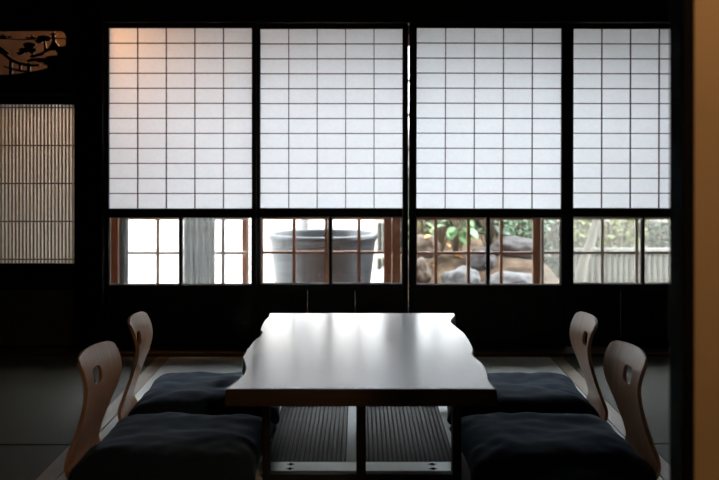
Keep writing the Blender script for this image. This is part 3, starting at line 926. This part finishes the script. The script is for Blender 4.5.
def cushion(loc, rz, label, seed):
    bm = bmesh.new()
    n = 44
    def P_(i, j, top):
        u = -1 + 2 * i / n; v = -1 + 2 * j / n
        u = math.sin(u * math.pi / 2) * .5 + u * .5; v = math.sin(v * math.pi / 2) * .5 + v * .5
        x = .295 * u * (1 - .055 * (1 - v * v)); y = .295 * v * (1 - .055 * (1 - u * u))
        h_ = max(0, (1 - abs(u) ** 6) * (1 - abs(v) ** 6)) ** .42
        so = Vector((seed * 5.3, seed, 0))
        r_ = math.hypot(u, v)
        wr = .010 * noise.noise(Vector((x * 7, y * 7, 0)) + so) + .006 * noise.noise(Vector((x * 16, y * 16, 0)) + so)
        # folds running in from the corners
        an = math.atan2(abs(v), abs(u))
        wr += .006 * math.sin(an * 22 + seed) * max(0, r_ - .65) * (1 if abs(an - .785) < .5 else .4)
        mid = .060
        if top: return Vector((x, y, mid + .078 * h_ * (1 - .10 * math.exp(-(u * u + v * v) * 5)) + wr * h_))
        return Vector((x, y, mid - .050 * h_ ** .8))
    T = [[bm.verts.new(P_(i, j, True)) for i in range(n + 1)] for j in range(n + 1)]
    B = [[T[j][i] if i in (0, n) or j in (0, n) else bm.verts.new(P_(i, j, False)) for i in range(n + 1)] for j in range(n + 1)]
    for j in range(n):
        for i in range(n):
            bm.faces.new((T[j][i], T[j][i + 1], T[j + 1][i + 1], T[j + 1][i]))
            bm.faces.new((B[j][i], B[j + 1][i], B[j + 1][i + 1], B[j][i + 1]))
    o = obj('seat_cushion', bm, M['navy'], None, True)
    o.location = loc; o.rotation_euler = (0, 0, rz)
    return tag(o, label, 'cushion', 'navy cushions on the legless chairs')


spots = [
    (-.648, 3.40, -.06, 'bent plywood legless chair at the near left side of the table'),
    (-.652, 4.09, .06, 'bent plywood legless chair at the far left side of the table'),
    (.668, 3.41, math.pi + .06, 'bent plywood legless chair at the near right side of the table'),
    (.668, 4.08, math.pi - .02, 'bent plywood legless chair at the far right side of the table')]
proto = None
for i, (x, y, a, lb) in enumerate(spots):
    c = proto = make_chair(lb) if proto is None else proto
    if i: c = copy_tree(proto)
    c['label'] = lb
    c.location = (x, y, .0005); c.rotation_euler = (0, 0, a)
cushion((-.612, 3.42, .0165), -.03, 'puffy navy cushion on the near left legless chair', 1)
cushion((-.605, 4.11, .0165), .02, 'puffy navy cushion on the far left legless chair', 2)
cushion((.632, 3.42, .0165), math.pi + .03, 'puffy navy cushion on the near right legless chair', 3)
cushion((.632, 4.10, .0165), math.pi - .02, 'puffy navy cushion on the far right legless chair', 4)

# ------------------------------------------------------------------ light
w = bpy.data.worlds.new('overcast_sky'); scn.world = w; w.use_nodes = True
nt = w.node_tree; nt.nodes.clear()
out = nt.nodes.new('ShaderNodeOutputWorld'); bg = nt.nodes.new('ShaderNodeBackground')
tc = nt.nodes.new('ShaderNodeTexCoord'); sx = nt.nodes.new('ShaderNodeSeparateXYZ')
nt.links.new(tc.outputs['Generated'], sx.inputs[0])
r = ramp(nt, sx.outputs['Z'], [(0, (.86, .93, 1.0)), (.6, (.90, .96, 1.0))])
nt.links.new(r.outputs[0], bg.inputs['Color']); bg.inputs['Strength'].default_value = 11.6
nt.links.new(bg.outputs[0], out.inputs['Surface'])


def lamp(name, kind, loc, energy, color, **kw):
    l = bpy.data.lights.new(name, kind); l.energy = energy; l.color = color
    for k, v in kw.items(): setattr(l, k, v)
    o = bpy.data.objects.new(name, l); COL.objects.link(o); o.location = loc
    return o


lamp('corridor_lamp', 'POINT', (xat(103, 5.9), 5.94, 1.90), 13.5, (1.0, .44, .15), shadow_soft_size=.05)
spot = lamp('room_downlight', 'SPOT', (1.15, .95, 2.36), 62, (1.0, .62, .34), shadow_soft_size=.06, spot_size=math.radians(85), spot_blend=.8)
spot.rotation_euler = (Vector((1.05, 1.95, .75)) - Vector(spot.location)).to_track_quat('-Z', 'Y').to_euler()

# ------------------------------------------------------------------ camera
cam = bpy.data.cameras.new('camera'); co = bpy.data.objects.new('camera', cam); COL.objects.link(co)
co.location = (0, 0, EYE); co.rotation_euler = (math.pi / 2, 0, 0)
cam.sensor_width = 36; cam.lens = 36 * F / 719
cam.shift_x = (359.5 - VX) / 719; cam.shift_y = -(240 - VY) / 719
cam.clip_start = .05
cam.dof.use_dof = True; cam.dof.focus_distance = 4.1; cam.dof.aperture_fstop = 2.8
scn.camera = co
scn.view_settings.view_transform = 'Standard'
scn.view_settings.look = 'None'
scn.view_settings.exposure = 0
scn.view_settings.gamma = 1
scn.view_settings.use_curve_mapping = False
scn.cycles.max_bounces = 10
scn.cycles.diffuse_bounces = 6
scn.cycles.transparent_max_bounces = 24
scn.cycles.transmission_bounces = 8
scn.cycles.use_denoising = True
